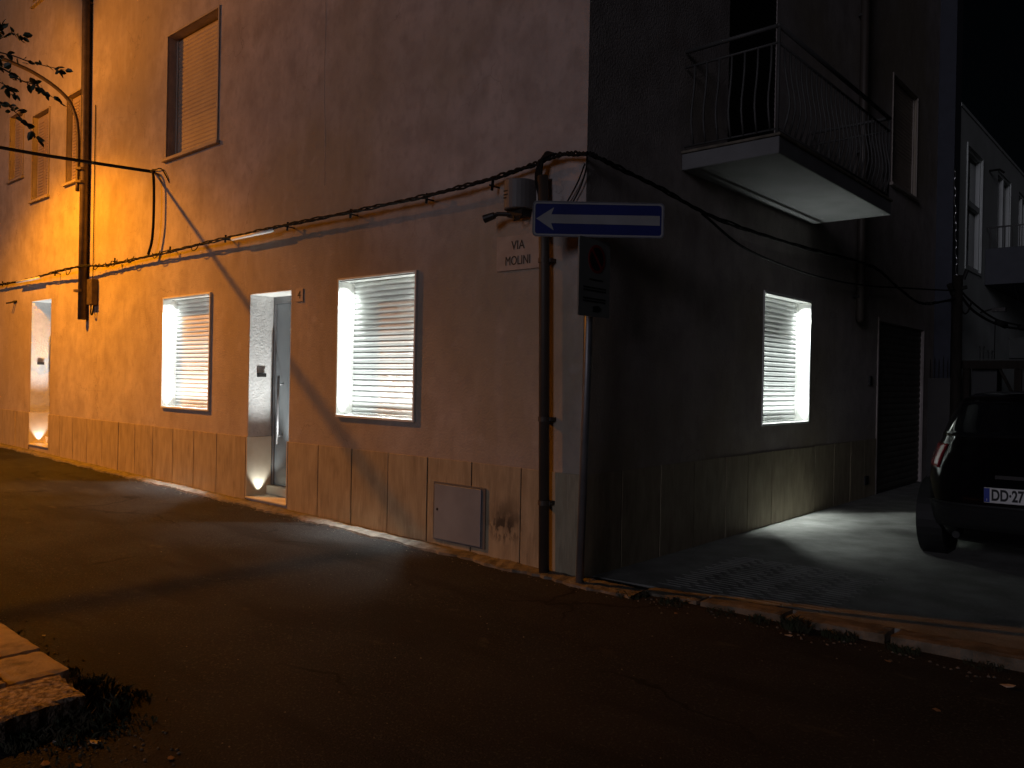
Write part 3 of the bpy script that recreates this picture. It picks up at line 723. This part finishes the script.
ringplate(rrect(.95, .245, .028), rrect(.925, .22, .018), .0005, .002, 'border', SIGNW, osn)
ringplate(rrect(.965, .26, .032), rrect(.955, .25, .03), -.014, .004, 'rim', STEEL, osn)
ah = [(-.455, .0), (-.325, .085), (-.345, .032), (.45, .036), (.45, -.036), (-.345, -.032), (-.325, -.085)]
bq = MB(); vs0 = [bq.bm.verts.new(onsign(p, .0015)) for p in ah]; vs1 = [bq.bm.verts.new(onsign(p, .003)) for p in ah]
for V_ in (vs0, vs1): bq.bm.faces.new((V_[0], V_[1], V_[2], V_[5], V_[6])); bq.bm.faces.new((V_[2], V_[3], V_[4], V_[5]))
for i in range(7): bq.bm.faces.new((vs0[i], vs0[(i + 1) % 7], vs1[(i + 1) % 7], vs1[i]))
bq.build('arrow', SIGNW, osn)
bb = MB(); bb.tube([(.135, -.12, 2.66), (.135, -.12, 2.70)], .037, 14); bb.build('bracket', STEEL, sg)
cP = Vector((.185, -.125, 2.275)); rP = Vector((0, 1, 0)); nP = Vector((1, 0, 0))
onp = lambda p, d: onsign(p, d, cP, rP, nP)
pp = plate(rrect(.39, .57, .02), -.012, 0, 'parking_panel', SIGNP, sg, onp); pp['label'] = 'dim grey parking panel with slashed disc and lines of print'
circ = lambda r, cx=0, cz=0, n=28: [(cx + r * math.cos(2 * math.pi * k / n), cz + r * math.sin(2 * math.pi * k / n)) for k in range(n)]
plate(circ(.085, .02, .14), .0005, .002, 'disc', BLACK, pp, onp); ringplate(circ(.105, .02, .14), circ(.085, .02, .14), .0005, .0025, 'disc_ring', RED, pp, onp)
plate([(-.045, .195), (-.03, .21), (.085, .085), (.07, .07)], .0025, .004, 'slash', RED, pp, onp)
for k, (x0, x1, z) in enumerate(((-.07, .10, -.02), (-.14, .14, -.08), (-.14, .14, -.10), (-.14, .14, -.16), (-.14, .14, -.18))):
    plate([(x0, z), (x1, z), (x1, z + .012), (x0, z + .012)], .0005, .002, 'print_line', BLACK, pp, onp)
plate([(-.02, -.25), (.05, -.25), (.09, -.225), (.05, -.20), (-.02, -.21)], .0005, .002, 'hand_icon', BLACK, pp, onp)
MB().box((.13, -.15, 2.4), (.174, -.09, 2.43)).build('bracket', STEEL, sg); MB().box((.13, -.15, 2.1), (.174, -.09, 2.13)).build('bracket', STEEL, sg)

# ------------------------------------------------------------------ side street: utility pole, gate, carport and clutter
up2 = thing('utility_pole', (.47, 9.45, 0), 'short dark utility pole where the side street cables meet', 'utility pole')
MB().tube([(.47, 9.45, -.05), (.47, 9.45, 3.35)], [.085, .07], 12).build('pole', WOOD, up2, smooth=True)
cx = MB(); cx.tube([(.36, 9.45, 3.1), (.6, 9.45, 3.16)], .03, 8); cx.tube([(.42, 9.40, 3.05), (.38, 9.3, 3.2)], .045, 8); cx.tube([(.55, 9.43, 3.28), (.60, 9.42, 3.42)], .03, 8)
cx.build('insulator', DARKM, up2)
gw = MB(); wz = 3.35; P = []
for k in range(60):
    t = k / 59; a = t * 40; P.append(Vector((.45 - .04 * t + .012 * math.cos(a), 9.45 - .1 * t + .012 * math.sin(a), 3.3 + 1.75 * t)))
gw.tube(P, .012, 6)
GLW = mat('wet_wire', (0.4, 0.4, 0.4), .12, .9)
tag(gw.build('spiral_wire', GLW, smooth=True), 'thin twisted shiny wire rising from the utility pole', 'wire')
cb2 = MB()
cb2.tube(smoothpath([(.50, 9.45, 3.05), (.62, 9.9, 2.80), (.85, 10.7, 2.62), (1.15, 11.4, 2.60), (1.6, 12.5, 2.72), (2.4, 14.5, 2.95)], 8), .02, 8)
cb2.tube(smoothpath([(.50, 9.45, 3.12), (.60, 9.8, 2.95), (.8, 10.6, 2.72), (1.1, 11.4, 2.64)], 8), .016, 8)
cb2.tube(smoothpath([(.50, 9.43, 3.02), (.53, 9.5, 2.78), (.58, 9.6, 2.76), (.62, 9.7, 2.95)], 8), .014, 6)
cb2.tube([(.82, 10.6, 2.67), (.90, 10.85, 2.62)], .05, 8); cb2.tube([(1.05, 11.25, 2.62), (1.2, 11.55, 2.60)], .055, 8)
cb2.tube([(.80, 10.55, 2.66), (.80, 10.55, 1.9)], .008, 5)
cb2.tube([(1.12, 11.4, 2.62), (.75, 12.45, 3.5)], .010, 5)
tag(cb2.build('cable_bundle', CABM, smooth=True), 'drooping cables with joint sleeves right of the utility pole', 'cable')
gt = thing('iron_gate', (.22, 9.62, 0), 'dark narrow iron gate between garage door and utility pole', 'gate')
q = MB(); q.box((.02, 9.60, .05), (.40, 9.63, 1.7)); q.build('gate_panel', DARKM, gt)
for k in range(6): MB().tube([(.05 + k * .065, 9.615, 1.7), (.05 + k * .065, 9.615, 1.95 + .05 * (k % 2)), (.05 + k * .065, 9.615, 2.02 + .05 * (k % 2))], [.009, .009, .002], 6).build('spike', DARKM, gt)
CY = 9.75; CZ = 1.96
cpn = thing('carport', (2.4, CY + 1.2, 0), 'low dark flat roofed carport across the end of the side street', 'carport')
MB().box((.50, CY - .05, CZ - .02), (4.8, CY + 2.6, CZ + .05)).build('roof', CRATE, cpn)
MB().box((.50, CY - .09, CZ - .10), (4.8, CY - .052, CZ + .03)).build('fascia', WOOD, cpn)
for p in ((.56, CY), (1.28, CY), (2.6, CY), (4.7, CY), (.56, CY + 2.5), (4.7, CY + 2.5)):
    MB().box((p[0] - .05, p[1] - .045, -.02), (p[0] + .05, p[1] + .045, CZ - .022)).build('post', WOOD, cpn)
MB().tube([(1.23, CY, 1.42), (1.0, CY, CZ - .05)], .025, 8).build('brace', WOOD, cpn)
MB().box((.61, CY + .10, .05), (.97, CY + .14, CZ - .03)).build('side_board', BLACK, cpn)
MB().box((1.33, CY + .10, .05), (4.65, CY + .14, CZ - .03)).build('side_board', BLACK, cpn)
def crate(x, y, w, d, h, lab):
    c = thing('crate', (x, y, CZ + .052), lab, 'crate', 'clutter on the carport roof')
    b = MB(); z = CZ + .052
    b.box((x - w / 2, y - d / 2, z), (x + w / 2, y + d / 2, z + .03))
    for s_ in (-1, 1):
        b.box((x + s_ * w / 2, y - d / 2, z), (x + s_ * (w / 2 - .02), y + d / 2, z + h)); b.box((x - w / 2 + .02, y + s_ * d / 2, z), (x + w / 2 - .02, y + s_ * (d / 2 - .02), z + h))
    b.build('crate_body', CRATE, c)
    MB().box((x - w / 2 - .01, y - d / 2 - .01, z + h), (x + w / 2 + .01, y + d / 2 + .01, z + h + .02)).build('lid', CRATE, c)
crate(1.22, CY + .6, .28, .4, .34, 'tall dark crate on the carport roof under the cable joint')
crate(1.72, CY + .6, .5, .4, .22, 'low wide dark crate at the right end of the carport roof')
def stub(x, y, h, lab):
    c = thing('vent_pipe', (x, y, CZ + .05), lab, 'vent pipe', 'vent pipes on the carport roof')
    MB().tube([(x, y, CZ + .052), (x, y, CZ + h)], .032, 10).build('pipe', CRATE, c); MB().tube([(x, y, CZ + h), (x, y, CZ + h + .03)], .042, 10).build('cap', CRATE, c)
stub(.75, CY + .1, .24, 'taller vent pipe on the carport roof beside the pole'); stub(.87, CY + .1, .17, 'shorter vent pipe on the carport roof')

# ------------------------------------------------------------------ parked car
car = thing('parked_car', (2.47, 4.4, zc(2.47)), 'black hatchback parked facing away beside the lit side window', 'car')
cz0 = zc(2.47)
import bisect
KT = [  # z, rear y, front y, half width
    (.17, 2.74, 6.15, .74), (.22, 2.66, 6.24, .785), (.32, 2.585, 6.30, .81), (.46, 2.555, 6.31, .822), (.58, 2.55, 6.27, .826), (.70, 2.575, 6.18, .822),
    (.80, 2.62, 6.0, .81), (.90, 2.68, 5.72, .785), (.97, 2.73, 5.35, .755), (1.03, 2.765, 5.05, .728), (1.12, 2.83, 4.85, .70), (1.24, 2.94, 4.62, .655), (1.34, 3.04, 4.42, .61),
    (1.395, 3.11, 4.28, .57), (1.43, 3.22, 4.15, .50), (1.45, 3.38, 4.02, .38), (1.457, 3.6, 3.85, .15)]
def lerp_car(z):
    zs = [k[0] for k in KT]; i = max(1, min(len(zs) - 1, bisect.bisect(zs, z))); a, b = KT[i - 1], KT[i]
    t = (z - a[0]) / (b[0] - a[0]); return [a[j] + (b[j] - a[j]) * t for j in range(1, 4)]
def carP(th, z, off=0.0):
    ry, fy, w = lerp_car(z); cy = (ry + fy) / 2; a = (fy - ry) / 2 + off; w += off
    n = 5.2; c, s_ = math.cos(th), math.sin(th)
    x = w * math.copysign(abs(c) ** (2 / n), c); y = a * math.copysign(abs(s_) ** (2 / n), s_)
    # crown of the tail: the rear face bows outwards in plan
    if s_ < 0: y += .09 * (abs(c) ** (2 / n)) ** 2
    return Vector((2.47 + x, cy + y, z + cz0))
def car_patch(z0, z1, t0, t1, off, nz_=8, nt=24, thick=.004):
    b = MB(); G = [[b.bm.verts.new(carP(t0 + (t1 - t0) * j / nt, z0 + (z1 - z0) * i / nz_, off)) for j in range(nt + 1)] for i in range(nz_ + 1)]
    H = [[b.bm.verts.new(carP(t0 + (t1 - t0) * j / nt, z0 + (z1 - z0) * i / nz_, off - thick)) for j in range(nt + 1)] for i in range(nz_ + 1)]
    for i in range(nz_):
        for j in range(nt):
            b.bm.faces.new((G[i][j], G[i][j + 1], G[i + 1][j + 1], G[i + 1][j])); b.bm.faces.new((H[i][j], H[i + 1][j], H[i + 1][j + 1], H[i][j + 1]))
    for i in range(nz_):
        for j in (0, nt): b.bm.faces.new((G[i][j], G[i + 1][j], H[i + 1][j], H[i][j]))
    for j in range(nt):
        for i in (0, nz_): b.bm.faces.new((G[i][j], G[i][j + 1], H[i][j + 1], H[i][j]))
    return b
cbm = MB(); NT = 96
zl = []
for a, b in zip(KT, KT[1:]):
    for k in range(2): zl.append(a[0] + (b[0] - a[0]) * k / 2)
zl.append(KT[-1][0])
RG = [[cbm.bm.verts.new(carP(2 * math.pi * j / NT, z)) for j in range(NT)] for z in zl]
for a, b in zip(RG, RG[1:]):
    for j in range(NT): cbm.bm.faces.new((a[j], a[(j + 1) % NT], b[(j + 1) % NT], b[j]))
cbm.bm.faces.new(RG[0][::-1]); cbm.bm.faces.new(RG[-1])
body = cbm.build('body', CARP, car, smooth=True)
PI = math.pi
car_patch(1.06, 1.36, PI * 1.5 - 1.30, PI * 1.5 + 1.30, .004).build('rear_window', GLASS, car, smooth=True)
car_patch(1.05, 1.34, PI - .35, PI + .16, .004).build('side_window', GLASS, car, smooth=True)
car_patch(1.05, 1.34, -.16, .35, .004).build('side_window', GLASS, car, smooth=True)
car_patch(1.05, 1.36, PI * .5 - 1.25, PI * .5 + 1.25, .004).build('windscreen', GLASS, car, smooth=True)
for t0, t1 in ((PI + .12, PI + 1.02), (PI * 2 - 1.02, PI * 2 - .12)):
    tl = car_patch(.79, .99, t0, t1, .010, 8, 20, .01).build('tail_light', TAIL, car, smooth=True)
    tm = (t0 + t1) / 2
    car_patch(.86, .93, tm - .05, tm + .16, .014, 4, 8, .004).build('reverse_lens', TAILC, tl, smooth=True)
car_patch(.30, .50, PI + .45, 2 * PI - .45, .008, 4, 40).build('bumper_insert', RUB, car, smooth=True)
car_patch(.50, .515, PI + .05, 2 * PI - .05, .012, 2, 60).build('bumper_seam', BLACK, car)
pc = (2.47, 2.545, .655 + cz0)
pl_ = MB().box((2.225, 2.530, .542 + cz0), (2.745, 2.545, .665 + cz0)).build('number_plate', PLATE, car, bevel=.004)
MB().box((2.227, 2.5275, .547 + cz0), (2.267, 2.5295, .66 + cz0)).build('plate_band', PLATEB, pl_)
text_mesh('I', .03, .0008, PLATE, 'plate_text', pl_, face_matrix((1, 0, 0), (0, 0, 1), (2.247, 2.5265, .565 + cz0)))
text_mesh('DD\u00b727', .125, .0008, BLACK, 'plate_text', pl_, face_matrix((1, 0, 0), (0, 0, 1), (2.277, 2.5285, .602 + cz0)), 'LEFT', .004, .66)
MB().box((2.30, 2.552, .735 + cz0), (2.64, 2.575, .765 + cz0)).build('hatch_grip', DARKM, car)
MB().tube([(2.0, 2.62, .24 + cz0), (2.0, 2.9, .24 + cz0)], .03, 12).build('exhaust', BLACK, car)
for sx in (-1, 1):
    for wy in (3.14, 5.55):
        xo = 2.47 + sx * .80; xi = 2.47 + sx * .62
        w = MB(); w.tube([(xi, wy, .30 + cz0), (xi + sx * .02, wy, .30 + cz0), (xo - sx * .03, wy, .30 + cz0), (xo, wy, .30 + cz0)], [.27, .30, .30, .27], 32)
        wh = w.build('wheel', RUB, car, smooth=True)
        r2 = MB(); r2.tube([(xo, wy, .30 + cz0), (xo + sx * .012, wy, .30 + cz0)], [.20, .19], 24); r2.build('rim', RIM, wh)
        ar = MB(); ar.tube([(xi, wy, .32 + cz0), (2.47 + sx * .827, wy, .32 + cz0)], .345, 32); ar.build('wheel_arch', BLACK, car)
    mr = MB(); mr.box((2.47 + sx * .74, 4.75, 1.0 + cz0), (2.47 + sx * .92, 4.85, 1.12 + cz0)); mr.build('mirror', CARP, car, bevel=.03)
car.rotation_euler = (0, -.02, 0)

# ------------------------------------------------------------------ tree on the opposite pavement
tree = thing('street_tree', (-2.25, -4.25, .1), 'street tree whose leafy twigs reach into the upper left corner', 'tree')
tk = MB(); lf = MB()
tk.tube(smoothpath([(-2.25, -4.25, .0), (-2.22, -4.23, .9), (-2.27, -4.2, 1.8), (-2.22, -4.22, 2.6), (-2.2, -4.2, 3.3)], 5), [.085 - .0025 * i for i in range(21)], 10)
def leaf(p, d, L):
    d = d.normalized(); n = Vector((random.uniform(-1, 1), random.uniform(-1, 1), random.uniform(-.4, 1))).normalized()
    w = d.cross(n).normalized() * L * random.uniform(.24, .34); n = w.cross(d).normalized() * L * .08
    P = [p, p + d * L * .3 + w + n, p + d * L * .7 + w * .8 + n, p + d * L, p + d * L * .7 - w * .8 + n, p + d * L * .3 - w + n, p + d * L * .5]
    v = [lf.bm.verts.new(q) for q in P]
    for f in ((0, 1, 6), (1, 2, 6), (2, 3, 6), (3, 4, 6), (4, 5, 6), (5, 0, 6)): lf.bm.faces.new([v[i] for i in f])
def twig(pts, r0, leaves, L, n=6, skip=0):
    P = smoothpath(pts, n); N = len(P)
    tk.tube(P, [r0 * (1 - .75 * i / (N - 1)) for i in range(N)], 6)
    for k in range(leaves):
        t = skip + (1 - skip) * random.random(); i = min(N - 2, int(t * (N - 1))); d = (P[i + 1] - P[i]).normalized()
        side = Vector((random.uniform(-1, 1), random.uniform(-1, 1), random.uniform(-1, .7)))
        leaf(P[i] + Vector((random.uniform(-.01, .01),) * 3), d * .6 + side, random.uniform(.6, 1.2) * L)
    leaf(P[-1], P[-1] - P[-2], L)
# the bough that reaches into view, then the twigs the photo shows
hub = (-1.50, -3.72, 3.17)
twig([(-2.2, -4.2, 2.7), (-2.0, -4.05, 3.0), (-1.75, -3.9, 3.12), hub], .03, 8, .06)
twig([hub, (-1.382, -3.616, 3.226), (-1.26, -3.509, 3.202), (-1.179, -3.438, 3.167), (-1.098, -3.366, 3.142), (-1.038, -3.313, 3.127)], .005, 22, .046)
twig([hub, (-1.36, -3.60, 3.16), (-1.279, -3.526, 3.121), (-1.218, -3.472, 3.069), (-1.157, -3.419, 3.044), (-1.116, -3.383, 3.007), (-1.055, -3.329, 2.955)], .006, 34, .050)
twig([hub, (-1.418, -3.649, 2.999), (-1.284, -3.531, 2.944), (-1.235, -3.488, 2.897), (-1.194, -3.452, 2.839), (-1.14, -3.405, 2.749)], .005, 22, .052)
twig([hub, (-1.42, -3.65, 3.117), (-1.278, -3.525, 3.041), (-1.237, -3.489, 2.988)], .004, 36, .047)
twig([hub, (-1.382, -3.616, 3.226), (-1.262, -3.51, 3.315), (-1.214, -3.468, 3.295)], .004, 36, .047)
twig([hub, (-1.40, -3.63, 3.26), (-1.33, -3.57, 3.30), (-1.30, -3.54, 3.36)], .004, 34, .047)
twig([hub, (-1.38, -3.61, 3.18), (-1.30, -3.54, 3.17)], .004, 40, .047)
for k in range(26):
    a = random.uniform(0, 2 * PI); rr_ = random.uniform(.3, .85); e = Vector((-2.35 + rr_ * math.cos(a) * .8, -4.35 + rr_ * math.sin(a), random.uniform(2.9, 4.2)))
    if e.x > -1.75 and e.y > -4.1: continue
    twig([(-2.2, -4.2, random.uniform(2.4, 3.2)), tuple((Vector((-2.2, -4.2, 3.0)) + e) / 2 + Vector((0, 0, .12))), tuple(e)], .016, 26, .06, 5, .2)
tk.build('trunk', BARK, tree, smooth=True); lf.build('crown', LEAF, tree)

# ------------------------------------------------------------------ weeds, litter
def weeds(spots, name, lab):
    w = MB()
    for (x, y, z, n, h, s_) in spots:
        for k in range(int(n * 1.8)):
            a = random.uniform(0, 2 * PI); rr_ = s_ * math.sqrt(random.random()); p = Vector((x + rr_ * math.cos(a), y + rr_ * math.sin(a), z))
            d = Vector((random.uniform(-.6, .6), random.uniform(-.6, .6), 1)).normalized(); L = h * random.uniform(.25, .9); s = d.orthogonal().normalized() * random.uniform(.002, .006)
            q = p + d * L * .55; e = p + d * L + Vector((random.uniform(-.4, .4) * L, random.uniform(-.4, .4) * L, -.15 * L))
            v = [w.bm.verts.new(t) for t in (p - s * .5, p + s * .5, q + s, e, q - s)]
            w.bm.faces.new(v)
    return tag(w.build(name, WEED), lab, kind='stuff')
weeds([(-.33, -3.40, .02, 60, .09, .08), (-.18, -3.42, .0, 110, .10, .12), (-.02, -3.50, .0, 160, .11, .14), (.08, -3.62, .0, 110, .08, .12), (-.10, -3.33, .0, 60, .06, .1), (.05, -3.8, 0, 60, .06, .08), (-.6, -3.40, .01, 30, .05, .06), (.16, -3.45, 0, 40, .05, .12), (-.95, -3.42, .01, 30, .05, .05), (-1.4, -3.42, .015, 24, .06, .05), (.3, -3.7, 0, 18, .04, .14), (.05, -4.1, 0, 40, .06, .1)],
      'weeds', 'dark weeds around the opposite pavement corner')
weeds([(.55, -.10, .0, 60, .06, .12), (.85, -.06, .0, 50, .05, .1), (1.45, -.03, 0, 40, .05, .08), (1.70, -.02, .0, 90, .12, .09), (1.95, .0, .0, 60, .07, .1), (2.3, .02, .0, 50, .05, .1), (2.7, .06, 0, 40, .05, .1), (1.2, -.04, 0, 30, .04, .1)],
      'weeds', 'weeds growing in the gutter along the side street kerb')
def litter(x, y, s, mt, name, lab, cat, grp):
    b = MB(); z = slope(x) + .004; a = random.uniform(0, 2 * PI); n = 6
    G = []
    for k in range(n):
        t = a + 2 * PI * k / n; rr_ = s * random.uniform(.6, 1.15)
        G.append((x + rr_ * math.cos(t), y + .7 * rr_ * math.sin(t), z + random.uniform(.0, .35) * s))
    b.quadbox(G, [(p[0], p[1], p[2] + .002) for p in G]); tag(b.build(name, mt), lab, cat, grp)
for (x, y, s) in ((-.154, -3.62, .03), (.25, -3.60, .028), (.03, -3.74, .02), (.12, -3.70, .022), (-1.3, -3.28, .014), (1.72, -.2, .022), (2.86, -.22, .05)):
    litter(x, y, s, PAPER, 'paper_scrap', 'crumpled scrap of pale paper lying on the road', 'litter', 'paper scraps on the road')
for (x, y, s) in ((.592, -3.456, .02), (.3, -3.8, .03), (.4, -3.72, .022), (2.3, -.25, .022), (1.0, -.28, .02), (2.67, -.8, .02)):
    litter(x, y, s, DRYL, 'dry_leaf', 'curled brown dry leaf lying on the road', 'leaf', 'dry leaves on the road')

gv = MB()
def stones(n, fx, fy, smin, smax):
    for k in range(n):
        x, y = fx(), fy(); z = slope(x) + .002; q = random.uniform(smin, smax); a = random.uniform(0, 6.28)
        P = [(x + q * math.cos(a + t), y + q * math.sin(a + t) * random.uniform(.6, 1), z) for t in (0, 1.3, 2.5, 3.9, 5.1)]
        gv.quadbox(P, [((p[0] * .65 + x * .35) + random.uniform(-.2, .2) * q, p[1] * .65 + y * .35, z + q * random.uniform(.4, .9)) for p in P])
G_ = random.gauss
stones(150, lambda: G_(.15, .28), lambda: G_(-3.55, .16), .003, .010)
stones(120, lambda: random.uniform(-2.6, -.2), lambda: -3.42 + abs(G_(0, .07)), .003, .009)
stones(90, lambda: random.uniform(.3, 3.0), lambda: -.06 - abs(G_(0, .10)), .003, .011)
stones(160, lambda: random.uniform(-9, .3), lambda: -.21 - abs(G_(0, .05)), .003, .009)
stones(110, lambda: random.uniform(-3, 2.8), lambda: random.uniform(-3.4, -.4), .002, .006)
tag(gv.build('gravel', CEM), 'loose grit scattered along the kerbs and road', kind='stuff')
